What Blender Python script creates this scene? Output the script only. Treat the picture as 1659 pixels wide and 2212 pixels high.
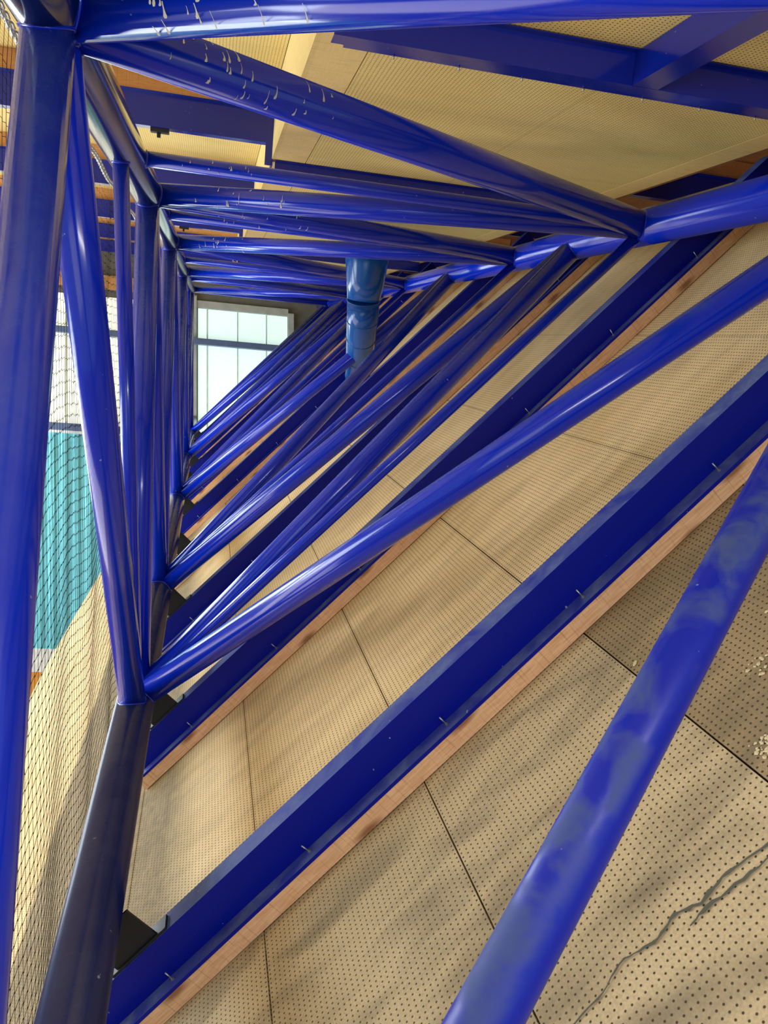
import bpy, math, random
import numpy as np
random.seed(7)
S = bpy.context.scene
for o in list(bpy.data.objects): bpy.data.objects.remove(o)
COL = S.collection
CAMZ = 6.5
# ------------------------------------------------------------------ camera, world, light, exposure
cam = bpy.data.cameras.new('camera'); camo = bpy.data.objects.new('camera', cam); COL.objects.link(camo)
camo.location = (0, 0, CAMZ); camo.rotation_euler = (math.pi/2, 0, 0)
cam.sensor_fit = 'HORIZONTAL'; cam.sensor_width = 36; cam.lens = 36*1801.5/1659
cam.clip_start = .02; cam.clip_end = 200
S.camera = camo
S.view_settings.view_transform = 'Standard'; S.view_settings.look = 'None'
S.view_settings.gamma = 1; S.view_settings.use_curve_mapping = False
S.view_settings.exposure = 0.0
w = bpy.data.worlds.new('world'); S.world = w; w.use_nodes = True
w.node_tree.nodes['Background'].inputs[0].default_value = (.80, .90, 1, 1)
w.node_tree.nodes['Background'].inputs[1].default_value = 0.8
def area(name, loc, target, sx, sy, power, color):
    l = bpy.data.lights.new(name, 'AREA'); l.shape = 'RECTANGLE'; l.size = sx; l.size_y = sy
    l.energy = power; l.color = color
    o = bpy.data.objects.new(name, l); COL.objects.link(o); o.location = loc
    from mathutils import Vector
    o.rotation_euler = (Vector(target)-Vector(loc)).to_track_quat('-Z', 'Y').to_euler()
    return o
area('hall_window_light', (-9.2, 7.5, CAMZ+0.3), (0, 6.0, CAMZ), 15, 2.4, 1150, (.86, .95, 1))
area('ceiling_fill_light', (-1.2, -2.6, CAMZ-.3), (1.0, 4, CAMZ+1.0), 2.8, 2.0, 30, (1, .95, .84))  # added fill behind the camera to brighten the ceiling, not a real window
area('tube_highlight_light', (1.0, -.7, CAMZ+.55), (1.0, 4, CAMZ-.8), 1.5, .10, 26, (1, .97, .92))  # unseen strip added above the camera for crisp highlights on the tubes
area('hall_bounce_light', (-5.0, 4.5, CAMZ-3.8), (.9, 4.2, CAMZ+1.6), 4.5, 9, 470, (1, .94, .82))

# ------------------------------------------------------------------ frames (measured from the building)
C0 = np.array([829.5, 1106.]); F = 1801.5
d1 = np.array([454.2-C0[0], 718.1-C0[1], F]); d1 /= np.linalg.norm(d1)        # truss axis, rising with the roof
d2 = np.array([1, -.92494, 0]); d2 -= d1*d1.dot(d2); d2 /= np.linalg.norm(d2)  # purlin direction of the sloped lining
n = np.cross(d1, d2)
SA = 1.283
d3 = np.array([1, .05, .219]); d3 -= d1*d1.dot(d3); d3 /= np.linalg.norm(d3)   # purlin direction of the roof
up = np.cross(d1, d3); up = up if up[1] < 0 else -up
G = np.array([0, 1., 0])
nw = np.cross(d3, G); nw /= np.linalg.norm(nw); nw *= np.sign(nw[2]); DW = (16.0*d1).dot(nw)
def W(P): return (float(P[0]), float(P[2]), float(CAMZ-P[1]))
def A(u, v, h): return W(d1*u + d2*v + n*(SA-h))
def Bf(u, w_, H): return W(d1*u + d3*w_ + up*H)
def WL(s, t, off=0.0): return W(nw*(DW-off) + d3*((s - (nw*(DW-off))[0])/d3[0]) + G*(t - (s - (nw*(DW-off))[0])/d3[0]*d3[1] + s*d3[1]) - G*0)
def WLx(s, t, off=0.0):
    # point of the end wall: s = metres right, t = metres down measured along the sloped rails
    base = np.array([s, 0, (DW - s*nw[0])/nw[2]]) - nw*off
    base[1] = s*d3[1] + t
    return W(base)

# ------------------------------------------------------------------ node helpers
def newmat(name):
    m = bpy.data.materials.new(name); m.use_nodes = True; nt = m.node_tree
    b = nt.nodes['Principled BSDF']; return m, nt, b
def nd(nt, t, **k):
    x = nt.nodes.new(t)
    for a, v in k.items():
        if a.startswith('i_'): x.inputs[int(a[2:])].default_value = v
        else: setattr(x, a, v)
    return x
def mth(nt, op, a, b=None, c=None):
    x = nt.nodes.new('ShaderNodeMath'); x.operation = op
    for i, s in enumerate((a, b, c)):
        if s is None: continue
        if isinstance(s, (int, float)): x.inputs[i].default_value = s
        else: nt.links.new(s, x.inputs[i])
    return x.outputs[0]
def mix(nt, fac, a, b):
    x = nt.nodes.new('ShaderNodeMix'); x.data_type = 'RGBA'
    for s, i in ((fac, 0), (a, 6), (b, 7)):
        if isinstance(s, (int, float)): x.inputs[i].default_value = s
        elif isinstance(s, tuple): x.inputs[i].default_value = (*s, 1)
        else: nt.links.new(s, x.inputs[i])
    return x.outputs[2]
def ramp(nt, src, stops):
    r = nt.nodes.new('ShaderNodeValToRGB'); e = r.color_ramp.elements
    while len(e) < len(stops): e.new(.5)
    for x, (p, c) in zip(e, stops):
        x.position = p; x.color = (c, c, c, 1) if not isinstance(c, tuple) else (*c, 1)
    nt.links.new(src, r.inputs[0]); return r.outputs[0]
def noise(nt, scale, detail=4, vec=None, dist=0):
    x = nt.nodes.new('ShaderNodeTexNoise'); x.inputs['Scale'].default_value = scale
    x.inputs['Detail'].default_value = detail; x.inputs['Distortion'].default_value = dist
    if vec is not None: nt.links.new(vec, x.inputs['Vector'])
    return x.outputs['Fac']
def geo(nt): return nt.nodes.new('ShaderNodeNewGeometry')
def mapping(nt, vec, sc):
    m = nt.nodes.new('ShaderNodeMapping'); m.inputs['Scale'].default_value = sc
    nt.links.new(vec, m.inputs[0]); return m.outputs[0]

# ------------------------------------------------------------------ materials
def paint(name, mott=0, col=(.001, .022, .50), rough=.17, dust=.35, dustcol=(.13, .19, .40), coat=.2, spec=.38):
    m, nt, b = newmat(name)
    g = geo(nt); sep = nt.nodes.new('ShaderNodeSeparateXYZ'); nt.links.new(g.outputs['Normal'], sep.inputs[0])
    upf = mth(nt, 'MULTIPLY', ramp(nt, sep.outputs[2], [(.25, 0.), (.85, 1.)]), 1.0)
    if mott: upf = mth(nt, 'MAXIMUM', upf, ramp(nt, sep.outputs[2], [(.0, .0), (.35, mott)]))
    nz = ramp(nt, noise(nt, 6 if not mott else 9, 6, g.outputs['Position'], .6), [(.36, .25), (.66, 1.)] if not mott else [(.42, .0), (.60, 1.)])
    fine = ramp(nt, noise(nt, 60, 3, g.outputs['Position']), [(.3, .7), (.7, 1.)])
    fac = mth(nt, 'MULTIPLY', mth(nt, 'MULTIPLY', upf, nz), mth(nt, 'MULTIPLY', fine, dust))
    speck = ramp(nt, noise(nt, 45, 2, g.outputs['Position']), [(.76, 0.), (.79, .5)])
    c = mix(nt, fac, col, dustcol)
    c = mix(nt, speck, c, (.45, .5, .55))
    nt.links.new(c, b.inputs['Base Color'])
    r = mth(nt, 'ADD', mth(nt, 'MULTIPLY', fac, .55), rough); nt.links.new(r, b.inputs['Roughness'])
    b.inputs['Coat Weight'].default_value = coat; b.inputs['Coat Roughness'].default_value = .1; b.inputs['Specular IOR Level'].default_value = spec
    bp = nt.nodes.new('ShaderNodeBump'); bp.inputs['Strength'].default_value = .04
    nt.links.new(noise(nt, 9, 3, g.outputs['Position']), bp.inputs['Height']); nt.links.new(bp.outputs[0], b.inputs['Normal'])
    return m
def panelmat(name, c1, c2, dirt, hole=.165, shade_band=False, tint=None):
    m, nt, b = newmat(name)
    uv = nt.nodes.new('ShaderNodeUVMap').outputs[0]
    sep = nt.nodes.new('ShaderNodeSeparateXYZ'); nt.links.new(uv, sep.inputs[0])
    g = geo(nt)
    P = .015782
    fx = mth(nt, 'SUBTRACT', mth(nt, 'FRACT', mth(nt, 'DIVIDE', sep.outputs[0], P)), .5)
    fy = mth(nt, 'SUBTRACT', mth(nt, 'FRACT', mth(nt, 'DIVIDE', sep.outputs[1], P)), .5)
    d = mth(nt, 'SQRT', mth(nt, 'ADD', mth(nt, 'MULTIPLY', fx, fx), mth(nt, 'MULTIPLY', fy, fy)))
    hm = ramp(nt, d, [(hole*.72, 1.), (hole*1.25, 0.)])
    rnd = nt.nodes.new('ShaderNodeObjectInfo').outputs['Random']
    base = mix(nt, ramp(nt, noise(nt, 2.2, 5, g.outputs['Position'], .5), [(.3, 0.), (.7, 1.)]), c1, c2)
    chip = ramp(nt, noise(nt, 160, 4, mapping(nt, uv, (1, 1, 1))), [(.35, .86), (.65, 1.06)])
    base = mix(nt, 1.0, base, base)
    mul = nt.nodes.new('ShaderNodeMix'); mul.data_type = 'RGBA'; mul.blend_type = 'MULTIPLY'; mul.inputs[0].default_value = 1
    nt.links.new(base, mul.inputs[6]); nt.links.new(chip, mul.inputs[7]); base = mul.outputs[2]
    # soiling in long streaks along the purlins
    st = ramp(nt, noise(nt, 3.2, 6, mapping(nt, uv, (2.6, .8, 1)), .4), [(.44, 0.), (.74, dirt)])
    base = mix(nt, st, base, (.13, .10, .065))
    lite = ramp(nt, noise(nt, 14, 3, uv), [(.74, 0.), (.8, .35)])
    base = mix(nt, lite, base, (.75, .65, .45))
    if shade_band:  # dark band left of the lower chord: shadow put into the board colour
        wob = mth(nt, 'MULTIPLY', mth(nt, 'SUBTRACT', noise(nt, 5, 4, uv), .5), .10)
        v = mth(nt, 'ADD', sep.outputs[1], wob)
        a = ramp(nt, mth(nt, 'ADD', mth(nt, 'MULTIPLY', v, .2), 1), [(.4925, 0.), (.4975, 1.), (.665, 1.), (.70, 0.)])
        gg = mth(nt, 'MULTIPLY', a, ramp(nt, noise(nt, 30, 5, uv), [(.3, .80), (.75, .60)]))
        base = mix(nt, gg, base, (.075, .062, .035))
    hc = mix(nt, 1.0, base, (.06, .042, .02))
    nt.links.new(mix(nt, hm, base, hc), b.inputs['Base Color'])
    b.inputs['Roughness'].default_value = .75; b.inputs['Specular IOR Level'].default_value = .25
    bp = nt.nodes.new('ShaderNodeBump'); bp.inputs['Strength'].default_value = .5; bp.inputs['Distance'].default_value = .002
    nt.links.new(mth(nt, 'SUBTRACT', 1.0, hm), bp.inputs['Height']); nt.links.new(bp.outputs[0], b.inputs['Normal'])
    return m
def woodmat(name, c1, c2, sc=(1, 1, 1), knots=True):
    m, nt, b = newmat(name)
    uv = nt.nodes.new('ShaderNodeUVMap').outputs[0]
    gr = ramp(nt, noise(nt, 18, 6, mapping(nt, uv, (.7, 9, 1)), .8), [(.3, 0.), (.7, 1.)])
    c = mix(nt, gr, c1, c2)
    saw = ramp(nt, noise(nt, 9, 2, mapping(nt, uv, (14, .6, 1)), .2), [(.56, 0.), (.70, .38)])
    c = mix(nt, saw, c, tuple(x*.45 for x in c1))
    if knots:
        vo = nt.nodes.new('ShaderNodeTexVoronoi'); vo.voronoi_dimensions = '2D'; vo.inputs['Scale'].default_value = 1.0
        nt.links.new(mapping(nt, uv, (2.6, 9, 1)), vo.inputs['Vector'])
        k = ramp(nt, vo.outputs['Distance'], [(.05, .8), (.17, 0.)])
        c = mix(nt, k, c, (.22, .075, .025))
    nt.links.new(c, b.inputs['Base Color']); b.inputs['Roughness'].default_value = .7
    b.inputs['Specular IOR Level'].default_value = .25
    return m
def plain(name, col, rough=.6, metal=0, emis=None, es=1.0, nz=.12):
    m, nt, b = newmat(name)
    g = geo(nt)
    c = mix(nt, ramp(nt, noise(nt, 7, 4, g.outputs['Position']), [(.3, 0.), (.7, 1.)]), tuple(x*(1-nz) for x in col), tuple(min(1, x*(1+nz)) for x in col))
    nt.links.new(c, b.inputs['Base Color']); b.inputs['Roughness'].default_value = rough; b.inputs['Metallic'].default_value = metal
    if emis: b.inputs['Emission Color'].default_value = (*emis, 1); b.inputs['Emission Strength'].default_value = es
    return m
BLUE = paint('blue_gloss_paint')
BLUEP = paint('blue_purlin_paint', 0, (.0005, .006, .27), .42, 1.0, (.15, .20, .33), coat=0, spec=.2)
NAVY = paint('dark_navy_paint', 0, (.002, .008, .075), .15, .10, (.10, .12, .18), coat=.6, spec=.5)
BLUEC = paint('blue_roof_purlin_paint', 0, (.002, .014, .29), .16, .6, (.15, .18, .30), coat=.3, spec=.35)
DUSTY = paint('blue_dusty_paint', .75, (.002, .014, .36), .34, 1.0, (.060, .090, .20), coat=0)
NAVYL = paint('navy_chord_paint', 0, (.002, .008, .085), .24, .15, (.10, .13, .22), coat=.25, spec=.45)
DARKSTEEL = plain('dark_cleat_steel', (.012, .014, .02), .5, .4)
PAN_A = panelmat('perforated_board_lining', (.68, .49, .24), (.80, .60, .33), .30, shade_band=True)
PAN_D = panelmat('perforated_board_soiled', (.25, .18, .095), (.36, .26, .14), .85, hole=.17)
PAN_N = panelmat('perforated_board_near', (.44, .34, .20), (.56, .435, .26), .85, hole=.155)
PAN_C = panelmat('perforated_board_ceiling', (.78, .60, .22), (.84, .66, .27), .08)
PLY = woodmat('plain_board', (.76, .56, .22), (.82, .62, .28), knots=False)
TIM = woodmat('spruce_batten', (.68, .36, .18), (.86, .56, .33))
TIMO = woodmat('orange_spruce_batten', (.60, .29, .10), (.70, .37, .15), knots=False)
TIMY = woodmat('pale_fascia_board', (.68, .50, .19), (.76, .58, .25), knots=False)
BROWN = woodmat('brown_shaded_board', (.20, .085, .03), (.28, .13, .05), knots=False)  # brown timber, darkened to hold the shade of the enclosed right side
GAP = plain('dark_void', (.035, .022, .01), .9)
NETM = plain('black_net_cord', (.008, .009, .010), .8)
CHM = plain('galvanised_chain', (.62, .62, .58), .35, .6)
STEEL = plain('zinc_screw', (.45, .46, .45), .35, .8)
POLY = plain('translucent_wall_sheet', (.7, .8, .78), .4, 0, (.70, .97, .90), .70, .03)
POLYH = plain('translucent_wall_sheet_hall', (.75, .8, .7), .4, 0, (1.0, 1.0, .80), .85, .03)
CYAN = plain('turquoise_cladding', (.17, .58, .68), .5)
WHITEP = plain('white_wall_paint', (.85, .85, .83), .6)
ORANGEP = plain('orange_wall_paint', (.80, .33, .05), .6)
GREYRAIL = plain('blue_grey_rail_paint', (.10, .15, .30), .4)
GREYW = plain('pale_grey_frame', (.42, .45, .45), .6)
CONC = plain('grey_wall', (.16, .16, .15), .8)
DUCT = paint('blue_duct_paint', 0, (.004, .07, .30), .18, .1, (.1, .2, .3))
DROP = plain('white_drip', (.62, .62, .56), .8)
STAIN = plain('dark_water_mark', (.075, .075, .055), .85)
FLAKE = plain('pale_glue_flake', (.60, .50, .30), .8)
FLOORM = plain('sports_floor', (.50, .28, .12), .35)

# ------------------------------------------------------------------ mesh builder
class M:
    def __init__(s): s.v = []; s.f = []; s.uv = []
    def quad(s, pts, uvs=None):
        i = len(s.v); s.v += pts; s.f.append(tuple(range(i, i+len(pts)))); s.uv += uvs or [(0, 0)]*len(pts)
    def box(s, fn, a0, a1, b0, b1, c0, c1, uvab=(0, 1)):
        """box in a frame: fn(a,b,c) -> point; uv taken from the two listed axes, in metres"""
        cs = [(a, b, c) for a in (a0, a1) for b in (b0, b1) for c in (c0, c1)]
        P = [fn(*q) for q in cs]
        for idx in ((0, 1, 3, 2), (4, 6, 7, 5), (0, 4, 5, 1), (2, 3, 7, 6), (0, 2, 6, 4), (1, 5, 7, 3)):
            q = [cs[i] for i in idx]
            same = [k for k in range(3) if len({x[k] for x in q}) == 1][0]
            ax = [k for k in range(3) if k != same]
            if same not in uvab: ax = list(uvab)
            elif uvab[0] in ax: ax = [uvab[0]] + [k for k in ax if k != uvab[0]]
            s.quad([P[i] for i in idx], [(x[ax[0]], x[ax[1]]) for x in q])
    def tube(s, path, rad, seg=20, closed=False, cap=True):
        path = [np.array(p, float) for p in path]; N = len(path)
        rr = rad if isinstance(rad, (list, tuple)) else [rad]*N
        base = len(s.v); L = 0; Ls = []
        t0 = path[1]-path[0]; t0 /= np.linalg.norm(t0)
        ref = np.array([0, 0, 1.]) if abs(t0[2]) < .9 else np.array([1., 0, 0])
        x = np.cross(t0, ref); x /= np.linalg.norm(x)
        rings = []
        for i, p in enumerate(path):
            if closed: t = path[(i+1) % N]-path[i-1]
            else: t = path[min(i+1, N-1)]-path[max(i-1, 0)]
            t = t/np.linalg.norm(t)
            x = x - t*t.dot(x); x /= np.linalg.norm(x); y = np.cross(t, x)
            if i: L += np.linalg.norm(p-path[i-1])
            Ls.append(L)
            ring = []
            for k in range(seg):
                a = 2*math.pi*k/seg
                ring.append(len(s.v)); s.v.append(tuple(p + rr[i]*(x*math.cos(a)+y*math.sin(a))))
            rings.append(ring)
        R = range(N if closed else N-1)
        for i in R:
            a, b = rings[i], rings[(i+1) % N]
            for k in range(seg):
                k2 = (k+1) % seg
                s.f.append((a[k], b[k], b[k2], a[k2])); s.uv += [(Ls[i], k/seg), (Ls[(i+1) % N], k/seg), (Ls[(i+1) % N], (k+1)/seg), (Ls[i], (k+1)/seg)]
        if cap and not closed:
            s.f.append(tuple(rings[0])); s.uv += [(0, 0)]*seg
            s.f.append(tuple(reversed(rings[-1]))); s.uv += [(0, 0)]*seg
    def build(s, name, mat, parent=None, smooth=False, bevel=0):
        me = bpy.data.meshes.new(name); me.from_pydata([tuple(map(float, p)) for p in s.v], [], s.f)
        uvl = me.uv_layers.new(name='uv'); uvl.data.foreach_set('uv', [c for q in s.uv for c in q])
        me.materials.append(mat)
        import bmesh
        bm = bmesh.new(); bm.from_mesh(me); bmesh.ops.recalc_face_normals(bm, faces=bm.faces); bm.to_mesh(me); bm.free()
        if smooth:
            me.polygons.foreach_set('use_smooth', [len(p.vertices) == 4 for p in me.polygons])
        o = bpy.data.objects.new(name, me); COL.objects.link(o)
        if bevel:
            md = o.modifiers.new('bevel', 'BEVEL'); md.width = bevel; md.segments = 2; md.limit_method = 'ANGLE'
        if parent: o.parent = parent
        return o
def empty(name, loc=(0, 0, 0)):
    o = bpy.data.objects.new(name, None); COL.objects.link(o); o.location = loc; o.empty_display_size = .1; return o
def put(o, parent):
    """parent keeping world coordinates"""
    from mathutils import Matrix
    o.parent = parent; o.matrix_parent_inverse = Matrix.Translation(parent.location).inverted(); return o
def tag(o, label=None, cat=None, group=None, kind=None):
    if label: o['label'] = label
    if cat: o['category'] = cat
    if group: o['group'] = group
    if kind: o['kind'] = kind
    return o

# ------------------------------------------------------------------ setting: sloped lining (right), dropped ceiling, hall ceiling, end wall, floor
JS = .6155; V0 = .195
uks = [2.07 + 1.535*k for k in range(-1, 10)]              # near edge of every purlin batten
m = M(); m.box(A, .2, 16.2, -3.5, 3.4, -.07, -.030, (0, 1)); 
lining = M()
# backing board behind the joints, its left edge running slightly askew
def askew(u): return -3.62 + (u-7.4)*.11 if u > 7.4 else -3.62
lining.box(A, .3, 16.0, -3.0, 2.64, -.050, -.024, (0, 1))
wr = lining.build('wall_right', GAP); tag(wr, kind='structure')
vj = [V0 + JS*k for k in range(-6, 6)]
bays = [.25] + [u + .045 for u in uks] 
npan = 0
for bi in range(len(bays)-1):
    u0, u1 = bays[bi], min(bays[bi+1], 16.0)
    if u1 - u0 < .1: continue
    for j in range(len(vj)-1):
        v0, v1 = vj[j], vj[j+1]
        if v1 > 2.7: continue
        g = .0022
        p = M()
        a0, a1, b0, b1 = u0+.001, u1-.001, v0+g, v1-g
        t = random.uniform(-.0012, .0012)
        if j == 0:
            e0, e1 = max(v0, askew(a0)), max(v0, askew(a1))
            if e0 > b1-.02 or e1 > b1-.02: continue
            cs = [(a0, e0), (a1, e1), (a1, b1), (a0, b1)]
            top = [A(u, v, t) for u, v in cs]; bot = [A(u, v, -.022) for u, v in cs]
            uvs = [(u-.07, v-V0) for u, v in cs]
            p.quad(top, uvs); p.quad(bot[::-1], uvs[::-1])
            for k in range(4):
                k2 = (k+1) % 4; p.quad([top[k], bot[k], bot[k2], top[k2]], [uvs[k], uvs[k], uvs[k2], uvs[k2]])
        else:
            p.box(lambda u, v, h: A(u, v, h), a0, a1, b0, b1, -.022, t, (0, 1))
            p.uv = [(x, y-V0) for x, y in p.uv]
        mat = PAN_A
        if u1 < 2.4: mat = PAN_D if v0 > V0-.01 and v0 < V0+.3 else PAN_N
        o = p.build('perforated_panel', mat, wr); npan += 1
# water mark, glue flakes on the nearest boards
r_ = M()
def rough(path, wds, N=6):
    out = []
    for (a, wa), (b_, wb_) in zip(zip(path, wds), zip(path[1:], wds[1:])):
        for i in range(N):
            f = i/N; out.append(((a[0]+(b_[0]-a[0])*f+random.uniform(-.0022, .0022), a[1]+(b_[1]-a[1])*f), max(.0006, (wa+(wb_-wa)*f)*random.uniform(.6, 1.45))))
    return out
pts = [(1.155, .30), (1.16, .11), (1.175, .02), (1.165, -.05), (1.185, -.10), (1.17, -.16), (1.19, -.22), (1.165, -.30), (1.16, -.42)]
wd = [.004, .0035, .003, .0045, .003, .0025, .0018, .0018, .0012]
for rp in (rough(pts, wd), rough([(1.135, .16), (1.140, .05), (1.15, -.05), (1.146, -.10)], [.0015, .0028, .0035, .001])):
    for (p0, w0), (p1, w1) in zip(rp, rp[1:]):
        r_.quad([A(p0[0]-w0, p0[1], .0022), A(p1[0]-w1, p1[1], .0022), A(p1[0]+w1, p1[1], .0022), A(p0[0]+w0, p0[1], .0022)])
o = r_.build('water_mark', STAIN, wr); o['label'] = 'dark grey water mark running across the nearest board'
fl = M()
for (uc, vc, R, N) in [(1.33, .235, .035, 46), (1.50, .36, .05, 30), (1.81, .212, .014, 8), (1.60, .50, .03, 10)]:
    for _ in range(N):
        a = random.uniform(0, 6.28); rr = R*random.random()**.5; cu, cv = uc+rr*math.cos(a)*.7, vc+abs(rr*math.sin(a))*1.6-.01
        s = random.uniform(.0015, .006); k = random.randint(4, 6); q = []
        for i in range(k): q.append((cu+s*math.cos(6.28*i/k)*random.uniform(.6, 1.4), cv+s*math.sin(6.28*i/k)*random.uniform(.6, 1.4)))
        top = A(cu, cv, .0035)
        for i in range(k): fl.quad([A(*q[i], .002), A(*q[(i+1) % k], .002), top])
o = fl.build('glue_flakes', FLAKE, wr); o['kind'] = 'stuff'; o['label'] = 'pale crumbly glue flakes on the soiled board'

# dropped ceiling over the truss (H = 1.0), between two fascias
WS, WE = .315, 2.32
ce = M(); ce.box(Bf, -.6, 16.2, WS+.02, WE-.02, 1.022, 1.045, (0, 1)); ceil = ce.build('ceiling', GAP); tag(ceil, kind='structure')
b = M(); b.box(Bf, -.6, 16.1, WS, .484, 1.0, 1.02, (0, 1)); o = b.build('edge_board', PLY, ceil); 
b = M(); b.box(Bf, -.6, 16.1, 2.185, WE, 1.0, 1.02, (0, 1)); o = b.build('edge_board', PLY, ceil); 
wj = [.487, .487+.856, 2.182]
for i in range(10):
    u0, u1 = -.6+i*1.7, min(-.6+(i+1)*1.7, 16.1)
    for a, c in zip(wj[:-1], wj[1:]):
        b = M(); b.box(lambda u, w_, H: Bf(u, w_, H), u0+.0006, u1-.0006, a+.0016, c-.0016, 1.0, 1.02, (0, 1)); b.build('perforated_panel', PAN_C, ceil)
b = M(); b.box(Bf, -.6, 16.1, WS-.02, WS, 1.0, 1.37, (0, 2)); o = b.build('trim_1', TIMY); tag(o, kind='structure')
b = M(); b.box(Bf, -.6, 16.1, WE, WE+.02, 1.0, 1.37, (0, 2)); o = b.build('trim_2', BROWN); tag(o, kind='structure')
# hall ceiling above (H = 1.37)
hc = M(); hc.box(Bf, -.6, 17, -11, 3.42, 1.395, 1.42, (0, 1)); hall = hc.build('ceiling_hall', GAP); tag(hall, kind='structure')
ucs = [2.70, 5.12, 7.38, 9.65, 11.9, 14.15]
ub = [-.6] + [u+.05 for u in ucs] + [16.6]
wjs = [WS-.02 - .0 - 1.0*k for k in range(0, 11)]
for i in range(len(ub)-1):
    for a, c in zip(wjs[1:], wjs[:-1]):
        b = M(); b.box(Bf, ub[i]+.001, ub[i+1]-.001, a+.002, c-.002, 1.372, 1.393, (0, 1)); b.build('perforated_panel', PAN_C, hall)
    b = M(); b.box(Bf, ub[i]+.001, ub[i+1]-.001, WE+.022, 3.4, 1.372, 1.393, (0, 1)); b.build('boarding', BROWN, hall)

b = M(); b.box(Bf, -.6, 16.1, 3.36, 3.40, -.4, 1.372, (0, 2)); o = b.build('wall_right_upper', BROWN); tag(o, kind='structure')
# end wall
def wbox(name, s0, s1, t0, t1, o0, o1, mat, parent=None):
    b = M(); b.box(WLx, s0, s1, t0, t1, o0, o1, (0, 1)); return b.build(name, mat, parent)
wf = M(); wf.box(WLx, -12.5, 5, -5.2, 6.9, -.25, -.05, (0, 1)); wallf = wf.build('wall_end', CONC); tag(wallf, kind='structure')
wb = wbox
# translucent bays
zs = [-3.42, -3.245, -2.71, -2.195, -1.80]
wn = empty('window_1'); tag(wn, kind='structure')
for a, c in zip(zs[:-1], zs[1:]):
    wbox('translucent_sheet', a+.012, c-.012, -3.56, -.95, .0, .03, POLY, wn)
wbox('window_frame', -1.80, -1.70, -3.62, -.9, 0, .07, GREYW, wn)
wbox('window_frame', -3.60, -3.43, -3.80, -.9, 0, .07, GREYW, wn)
wbox('window_frame', -3.43, -1.80, -3.70, -3.57, 0, .05, GREYW, wn)
for a in zs[1:-1]: wbox('glazing_bar', a-.010, a+.010, -3.57, -.9, .0, .045, plain('bar_grey', (.62, .80, .78), .5), wn)
wn2 = empty('window_2'); tag(wn2, kind='structure')
x = -3.64
barm = plain('bar_pale', (.62, .66, .55), .5)
while x > -12:
    wbox('translucent_sheet', x-.985, x-.012, -3.60, -1.24, .0, .03, POLYH, wn2)
    wbox('glazing_bar', x-1.0, x-.985+.012, -3.62, -1.24, .0, .045, barm, wn2); x -= 1.0
r1 = wbox('wall_rail', -12, -1.2, -2.985, -2.875, .09, .19, GREYRAIL); tag(r1, 'blue-grey steel rail crossing the bright end wall at mid height', 'rail', 'rails on the end wall')
r2 = wbox('wall_rail', -12, -3.5, -1.29, -1.17, .06, .16, GREYRAIL); tag(r2, 'blue-grey steel rail at the foot of the bright sheets above the turquoise cladding', 'rail', 'rails on the end wall')
wbox('trim_3', -12, -3.64, -1.165, -1.12, 0, .08, WHITEP)['kind'] = 'structure'
cl = M(); s = -12.0
while s < -3.5:                                              # trapezoidal ribbed cladding
    e = s+.20
    P_ = [(s, .0), (s+.07, .0), (s+.10, .028), (s+.17, .028), (e, .0)]
    for (a, oa), (c, oc) in zip(P_[:-1], P_[1:]): cl.quad([WLx(a, -1.12, oa), WLx(c, -1.12, oc), WLx(c, 2.70, oc), WLx(a, 2.70, oa)])
    s = e
o = cl.build('wall_cladding', CYAN); tag(o, kind='structure')
o = wbox('trim_4', -12, -3.5, 2.70, 3.11, -.05, .03, WHITEP); tag(o, kind='structure')
o = wbox('trim_5', -12, -3.5, 3.11, 4.6, -.05, .03, ORANGEP); tag(o, kind='structure')
o = wbox('trim_6', -12, -3.62, -3.97, -3.74, 0, .10, TIMO); tag(o, kind='structure')
wl = M(); wl.box(lambda x, y, z: (x, y, z), -9.9, -9.7, -3, 16, 0, CAMZ-1.2, (1, 2)); o = wl.build('wall_left', WHITEP); tag(o, kind='structure')
fb = M(); fb.box(lambda x, y, z: (x, y, z), -14, 6, -6, 17, -.2, 0, (0, 1)); o = fb.build('floor', FLOORM); tag(o, kind='structure')
# ------------------------------------------------------------------ roof truss
TR = empty('roof_truss', A(3.53, -1.325, .37))
tag(TR, 'large three-chord lattice roof truss of blue gloss painted round steel tubes', 'truss')
cBL = lambda u: A(u, -1.325, .37)
cR = lambda u: A(u, 1.84, .295)
def cTL(u):
    k = max(0, 4.66-u)/2.36; return A(u, .247-.020*k, 1.99+.018*k)
def tube(name, p, q, r, mat=BLUE, seg=32, nsub=1):
    t = M(); p = np.array(p); q = np.array(q)
    t.tube([p+(q-p)*i/nsub for i in range(nsub+1)], r, seg); return put(t.build(name, mat, None, True), TR)
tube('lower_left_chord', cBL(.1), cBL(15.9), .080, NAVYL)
tube('right_chord', cR(.35), cR(15.9), .082)
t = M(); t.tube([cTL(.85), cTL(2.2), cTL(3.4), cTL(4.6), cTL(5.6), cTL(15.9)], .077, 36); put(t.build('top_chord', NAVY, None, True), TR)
tL = [2.15, 4.66, 7.0, 10.2, 14.3]
bL = [.46, 3.53, 5.13, 8.05, 10.8, 13.4]
rT = [.65, 3.78, 5.43, 8.65, 11.6, 14.4]
mR = [2.10, 4.55, 7.0, 10.0, 12.7, 15.0]
RD = .057
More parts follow.
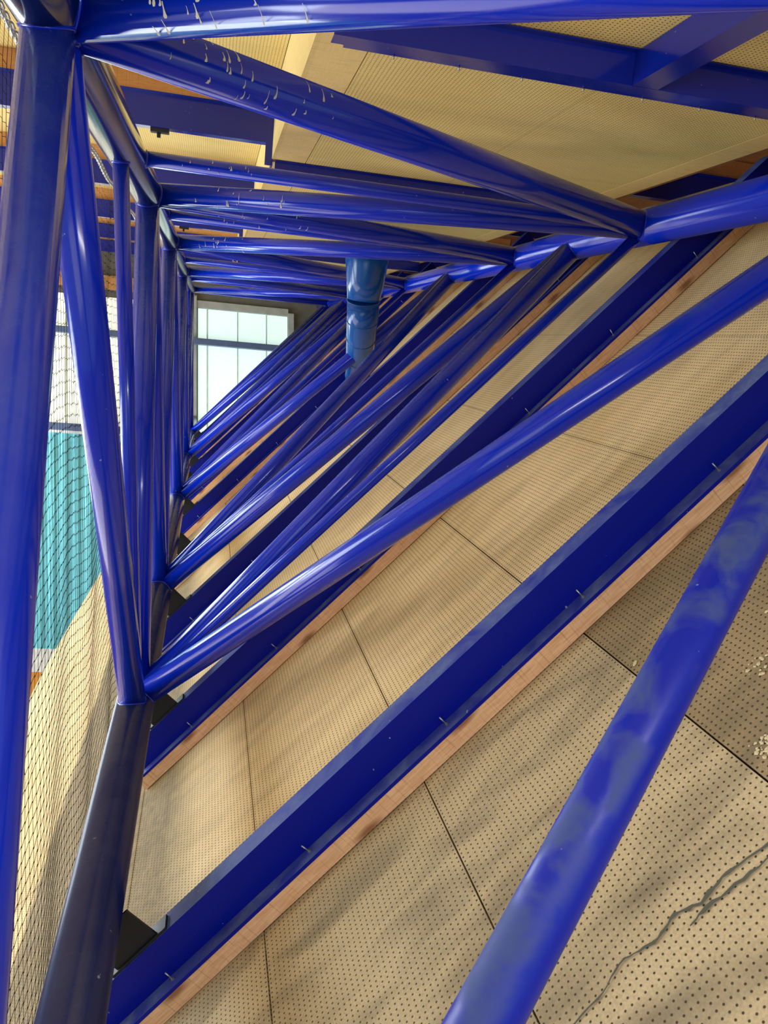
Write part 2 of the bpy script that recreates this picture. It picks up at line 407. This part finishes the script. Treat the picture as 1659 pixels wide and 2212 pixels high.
def weld(p, q, rc, r, side=1):
    """weld bead where tube p-q (radius r) leaves a chord of radius rc at p"""
    p = np.array(p); q = np.array(q); d = (q-p)/np.linalg.norm(q-p)
    ang = abs(d.dot(np.array(W(d1))-np.array(W(np.zeros(3)))))
    off = rc/max(math.sqrt(1-ang*ang), .35)
    t = M(); c = p+d*off; x = np.cross(d, [0, 0, 1.]); x /= np.linalg.norm(x); y = np.cross(d, x)
    # bead follows the saddle of the chord
    ax = np.array(W(d1))-np.array(W(np.zeros(3)))
    pts = []
    for k in range(28):
        a = 2*math.pi*k/28; rv = (x*math.cos(a)+y*math.sin(a))*r
        # solve |component perpendicular to chord axis| = rc along d
        o_ = rv - ax*ax.dot(rv); dd = d - ax*ax.dot(d)
        A_, B_, C_ = dd.dot(dd), 2*o_.dot(dd), o_.dot(o_)-rc*rc
        disc = max(B_*B_-4*A_*C_, 0); s_ = (-B_+math.sqrt(disc))/(2*A_)
        pts.append(p+rv*1.02+d*s_)
    t.tube(pts, .0045, 6, closed=True)
    return put(t.build('weld_bead', BLUE, None, True), TR)
def member(name, p, q, rp, rq, r, mat=BLUE):
    tube(name, p, q, r, mat)
    for a, c, rc in ((p, q, rp), (q, p, rq)):
        if rc: weld(a, c, rc, r)
# left (vertical) face
for i, t in enumerate(tL):
    member('diagonal', cTL(t-.03 if i == 0 else t), cBL(.58 if i == 0 else bL[i]), .077, .080 if bL[i] > 1 else 0, RD)
    member('diagonal', cTL(t-.01 if i == 0 else t), cBL(3.41 if i == 0 else bL[i+1]), .077, .080, RD-.003 if i == 0 else RD)
# upper face
for i, t in enumerate(tL):
    member('diagonal', cTL(t), cR(rT[i]), .077, .082 if rT[i] > 1 else 0, .062 if i == 0 else RD)
    member('diagonal', cTL(t), cR(rT[i+1]), .077, .082, .062 if i == 0 else RD)
# lower face
for i, b_ in enumerate(bL):
    if i: member('diagonal', cBL(b_), cR(mR[i-1]), .080, .082, RD-.002)
    member('diagonal', cBL(b_), cR(mR[i]), .080 if b_ > 1 else 0, .082, RD-.008 if i == 0 else RD-.002, DUSTY if i == 0 else BLUE)
# thin struts
for (a, c) in ((3.45, 3.53), (5.05, 5.13), (7.95, 8.05), (10.7, 10.8), (13.3, 13.4)):
    member('strut', cTL(a), cBL(c), .077, .080, .030)
for (a, c) in ((3.72, 3.78), (5.38, 5.43), (8.6, 8.65), (11.6, 11.6), (14.3, 14.4)):
    member('strut', cTL(a), cR(c), .077, .082, .031)
for (a, c) in ((3.55, 3.78), (5.2, 5.43), (8.05, 8.65), (10.8, 11.6), (13.4, 14.4)):
    member('strut', cBL(a), cR(c), .080, .082, .027)
# dried white drips on the upper diagonals
dr = M()
def drips(p, q, r, l0, l1, N):
    p = np.array(p); q = np.array(q); L = np.linalg.norm(q-p); d = (q-p)/L
    tocam = np.array([0, 0, CAMZ])-(p+d*(l0+l1)/2); tocam -= d*d.dot(tocam); tocam /= np.linalg.norm(tocam)
    dn = np.array([0, 0, -1.]); dn -= d*d[2]*-1; dn -= d*d.dot(dn); dn /= np.linalg.norm(dn)
    # angle measured from straight down towards the camera side
    y = tocam-dn*dn.dot(tocam); y /= np.linalg.norm(y)
    for _ in range(N):
        l = random.uniform(l0, l1); a0 = random.uniform(.0, 2.2); a1 = a0+random.uniform(.12, .65)
        wdt = random.uniform(.0012, .0038); tail = random.uniform(.2, .8)
        K = 7; prev = None
        for k in range(K+1):
            f = k/K; a = a0+(a1-a0)*(1-f)
            ww = wdt*(.35+1.6*f**3) if f < .97 else wdt*.8
            sh = tail*.004*math.sin(f*3)
            pos = [p+d*(l+sh+e*ww)+(dn*math.cos(a)+y*math.sin(a))*(r+.0009) for e in (-1, 1)]
            if prev: dr.quad([prev[0], prev[1], pos[1], pos[0]])
            prev = pos
drips(cTL(2.15), cR(.65), .062, .28, .66, 30)
drips(cTL(2.15), cR(3.78), .062, .16, .85, 34)
drips(cTL(3.72), cR(3.78), .031, .2, .5, 10)
drips(cTL(4.66), cR(3.78), RD, .25, .8, 16)
drips(cTL(4.66), cR(5.43), RD, .3, .9, 10)
drips(cTL(5.38), cR(5.43), .031, .3, .8, 12)
drips(cTL(7.0), cR(5.43), RD, .3, .9, 14)
o = put(dr.build('paint_drips', DROP), TR); o['kind'] = 'stuff'; o['label'] = 'dried whitish drips on the blue tubes'

# ------------------------------------------------------------------ purlins on the lining
pl = ['nearest lining purlin, longest, crossing the lower half',
      'lining purlin with its cut end beside the nearest lower joint',
      'lining purlin with its cut end under the second lower joint',
      'lining purlin, fourth from the camera, half hidden by tubes']
ordn = ['fifth', 'sixth', 'seventh', 'eighth', 'ninth']
for k in range(9):
    uf = 2.07+1.535*k; vL, vR = -1.60, 2.45
    if k == 0: vL = -1.62
    e = empty('lining_purlin', A(uf+.06, -1.5, .06))
    lab = 'blue steel ' + pl[k] if k < 4 else 'blue steel lining purlin, %s in the row from the camera' % ordn[k-4]
    tag(e, lab, 'purlin', 'blue purlins on the sloped lining')
    b = M(); T = .003; uw = uf+.061
    b.box(A, uf, uw, vL, vR, .060, .060+T, (1, 0))
    b.box(A, uw, uw+T, vL, vR, .060, .178, (1, 2))
    b.box(A, uw+T, uw+.076, vL+.12, vR, .175, .178, (1, 0))
    b.box(A, uf-.0005, uf+T*.6, vL, vR, .0565, .068, (1, 2))
    put(b.build('steel_section', BLUEP), e)
    b = M(); b.box(A, uf+.001, uf+.061, vL-.035, vR, .0025, .0595, (1, 2)); put(b.build('timber_batten', TIM, bevel=.002), e)
    v = -1.325 + (0 if k % 2 == 0 else .03)
    while v < 2.3:
        if k < 6:
            s_ = M(); q = A(uf+.040, v, .061)
            s_.tube([q, A(uf+.040, v+random.uniform(-.004, .004), .095)], .0022, 8); put(s_.build('screw', STEEL, None, True), e)
            s_ = M(); s_.tube([q, A(uf+.040, v, .066)], .006, 6)
            put(s_.build('washer', STEEL), e)
        v += .53
    # cleat under the lower chord
    b = M()
    b.box(A, uw+.004, uw+.060, -1.44, -1.235, .1785, .186, (1, 0)); b.box(A, uw+.012, uw+.020, -1.42, -1.27, .186, .30, (1, 2))
    put(b.build('cleat', DARKSTEEL, bevel=.002), e)
# ------------------------------------------------------------------ roof purlins: upper (hall) row and lower row under the dropped ceiling
words = ['first', 'second', 'third', 'fourth', 'fifth', 'sixth']
for k, uc in enumerate(ucs):
    for side, (w0, w1) in (('left', (-10.8, .295)), ('right', (WE+.03, 3.355))):
        e = empty('roof_purlin', Bf(uc, w1 if side == 'left' else w0, 1.1))
        if side == 'left': tag(e, 'deep blue roof purlin over the hall, %s from the camera, ending at the ceiling step' % words[k], 'purlin', 'deep roof purlins')
        else: tag(e, 'short deep blue roof purlin right of the dropped ceiling, %s from the camera' % words[k], 'purlin', 'deep roof purlins')
        b = M()
        b.box(Bf, uc, uc+.004, w0, w1, 1.09, 1.26, (1, 2)); b.box(Bf, uc, uc+.075, w0, w1, 1.087, 1.09, (1, 0)); b.box(Bf, uc-.045, uc, w0, w1, 1.257, 1.26, (1, 0))
        b.box(Bf, uc+.072, uc+.075, w0, w1, 1.09, 1.105, (1, 2))
        put(b.build('steel_section', BLUEC), e)
        b = M(); b.box(Bf, uc-.01, uc+.06, w0, w1, 1.262, 1.371, (1, 2)); put(b.build('timber_batten', TIMO), e)
        if side == 'left':
            b = M(); b.box(Bf, uc-.012, uc-.002, .255, .300, .965, 1.262, (1, 2)); b.box(Bf, uc-.002, uc+.06, .290, .300, .965, 1.262, (0, 2)); put(b.build('end_plate', BLUEC), e)
            if k:
                b = M(); b.box(Bf, uc+.012, uc+.06, -.38, -.28, 1.065, 1.087, (1, 2)); b.box(Bf, uc+.03, uc+.045, -.345, -.325, 1.04, 1.065, (1, 2)); put(b.build('bracket', DARKSTEEL), e)
    e = empty('ceiling_purlin', Bf(uc-.02, WS, .9))
    tag(e, 'shallow blue purlin screwed under the dropped perforated ceiling, %s from the camera' % words[k], 'purlin', 'shallow purlins under the dropped ceiling')
    b = M(); u_ = uc-.012 if k == 0 else uc+.01
    b.box(Bf, u_, u_+.004, WS+.0, WE-.02, .90, .997, (1, 2)); b.box(Bf, u_, u_+.076, WS, WE-.02, .897, .900, (1, 0)); b.box(Bf, u_-.03, u_, WS, WE-.02, .994, .997, (1, 0))
    put(b.build('steel_section', BLUEC), e)
    b = M(); b.box(Bf, u_+.084, u_+.125, WS+.045, WE-.02, .905, .908, (1, 0)); b.box(Bf, u_+.122, u_+.125, WS+.045, WE-.02, .908, .997, (1, 2)); put(b.build('edge_angle', BLUEC), e)
    if k < 2:
        v = .52
        while v < 2.2:
            s_ = M(); s_.tube([Bf(u_+.112, v, .892), Bf(u_+.112, v, .906)], .003, 8); put(s_.build('screw', STEEL, None, True), e); v += .215 if k == 0 else .4
# short beam running along the ceiling into the nearest ceiling purlin
b = M(); b.box(Bf, -.5, 2.685, 1.282, 1.286, .90, .997, (0, 2)); b.box(Bf, -.5, 2.685, 1.282, 1.372, .897, .900, (0, 1)); b.box(Bf, -.5, 2.685, 1.369, 1.372, .90, .92, (0, 2))
o = b.build('trimmer_beam', BLUEC); tag(o, 'blue steel trimmer at top right running into the first shallow ceiling purlin', 'beam')

# ------------------------------------------------------------------ duct
du = M()
def ray(x, y): return np.array([(x-C0[0])/F, (y-C0[1])/F, 1])
pth = [(795, 520, 6.75, 50), (793, 560, 6.75, 47), (789, 610, 6.8, 41), (785, 648, 6.85, 35.6)]
P1 = [np.array(W(ray(x, y)*z)) for x, y, z, hw in pth]; R1 = [hw*z/F for x, y, z, hw in pth]
DU = empty('ventilation_duct', tuple(P1[-1])); tag(DU, 'blue painted segmented ventilation duct bending down between the tubes before the end wall', 'duct')
du.tube(P1, R1, 28); put(du.build('upper_cone', DUCT, None, True), DU)
seg = [(784.5, 650, 6.86, 35.5), (783, 690, 6.95, 34), (780, 728, 7.15, 32), (776, 770, 7.45, 29), (772, 810, 7.8, 26), (768, 850, 8.2, 23)]
PP = [P1[-1]]+[np.array(W(ray(x, y)*z)) for x, y, z, hw in seg[1:]]; RR = [hw*z/F for x, y, z, hw in seg]
t = M(); t.tube(PP, RR, 28); put(t.build('bend', DUCT, None, True), DU)
for i in range(0, len(PP)-1):
    dd = (PP[i+1]-PP[i-1]) if i else PP[1]-PP[0]; dd /= np.linalg.norm(dd)
    t = M(); t.tube([PP[i]-dd*.004, PP[i]-dd*.002, PP[i]+dd*.002, PP[i]+dd*.004], [RR[i]-.002, RR[i]+.0045, RR[i]+.0045, RR[i]-.002], 28); put(t.build('seam_ring', DUCT, None, True), DU)

# ------------------------------------------------------------------ net and chain
hd = np.array([-.2042, 0, .9789])          # heading of the truss, level
lat = np.array([.9789, 0, .2042])
slope = d1[1]/math.hypot(d1[0], d1[2])     # image-down per metre of heading (negative = rising)
LN = -.46; KN = .46
def netp(r, y, wob=0): return W(hd*r + lat*(LN+wob) + G*y)
def chain_y(r): return KN*(-2.40 + (r/KN-4.0)*(-.208) + .05*math.sin((r/KN-4.0)*math.pi/1.9)**2)
GR = .039
nm = M(); rs = [.80+GR*i for i in range(int((6.6-.80)/GR))]
NR = 84
def sag(r, dpt): return KN*((.10*math.sin((r/KN-4.0)*math.pi/1.9)**2)*math.exp(-dpt/KN/.9) + .10*math.exp(-dpt/KN/1.2))
CAMP = np.array([0, 0, CAMZ]); E1 = np.array(A(1, 0, 0))-np.array(A(0, 0, 0)); EH = np.array(A(0, 0, 1))-np.array(A(0, 0, 0)); A0 = np.array(A(0, 0, 0))
def knot(i, j):
    r = rs[i]; dpt = j*GR*(1+.02*math.sin(i*.21))
    y0 = KN*(-2.40 + (r/KN-4.0)*(-.208))
    P = np.array(netp(r+.003*math.sin(j*.7+i), y0+.04+dpt+sag(r, dpt)+.003*math.sin(i*1.7+j*.9), .006*math.sin(i*.33+j*.11)))
    return None if (P-A0).dot(EH) < .012 else tuple(P)
def cord(path, r=.0016):
    base = len(nm.v)
    for k, p in enumerate(path):
        for a in range(3):
            an = a*2.094; nm.v.append((p[0]+r*math.cos(an)*.7, p[1]+r*math.cos(an)*.7, p[2]+r*math.sin(an)))
        if k:
            i = base+3*k
            for a in range(3):
                b_ = (a+1) % 3; nm.f.append((i-3+a, i+a, i+b_, i-3+b_)); nm.uv += [(0, 0)]*4
def cordv(path, r=.0016):
    base = len(nm.v)
    for k, p in enumerate(path):
        for a in range(3):
            an = a*2.094; nm.v.append((p[0]+r*math.cos(an), p[1]+r*math.sin(an), p[2]))
        if k:
            i = base+3*k
            for a in range(3):
                b_ = (a+1) % 3; nm.f.append((i-3+a, i+a, i+b_, i-3+b_)); nm.uv += [(0, 0)]*4
for i in range(len(rs)): cordv([netp(rs[i], chain_y(rs[i])+.01)]+[k for k in (knot(i, j) for j in range(0, NR, 2)) if k], .0007)
for j in range(NR):
    path = []
    for i in range(len(rs)):
        k = knot(i, j)
        if k is None: continue
        k = np.array(k); path.append(k+np.array([0, 0, .0035])); path.append(k+np.array([0, 0, -.0035]))
    if len(path) > 2: cord(path, .0009)
o = nm.build('ball_stop_net', NETM); tag(o, 'black square-mesh ball stop net hanging from the chain left of the truss', 'net', kind='stuff')
CHO = empty('chain', netp(1.9, chain_y(1.9))); tag(CHO, 'galvanised steel chain carrying the net along the hall side of the truss', 'chain')
lk = M(); pts = []
for k in range(12):
    a = 2*math.pi*k/12; pts.append(np.array([.0085*math.cos(a)+(.010 if math.cos(a) > 0 else -.010), .0085*math.sin(a), 0]))
lk.tube(pts, .0030, 5, closed=True)
link0 = lk.build('link', CHM, None, True)
from mathutils import Vector, Matrix
r = 1.55; k = 0; first = True
while r < 6.4 and k < 190:
    p = Vector(netp(r, chain_y(r))); q = Vector(netp(r+.052, chain_y(r+.026))); d = (q-p).normalized()
    o = link0 if first else link0.copy()
    if not first: COL.objects.link(o)
    first = False
    x = d; z = Vector((0, 0, 1)).cross(x).normalized(); y = z.cross(x)
    if k % 2: y, z = z, -y
    rot = Matrix((x, y, z)).transposed().to_4x4()
    o.parent = CHO; o.matrix_parent_inverse = Matrix.Translation(CHO.location).inverted()
    o.matrix_basis = Matrix.Translation(p) @ rot
    r += .026; k += 1
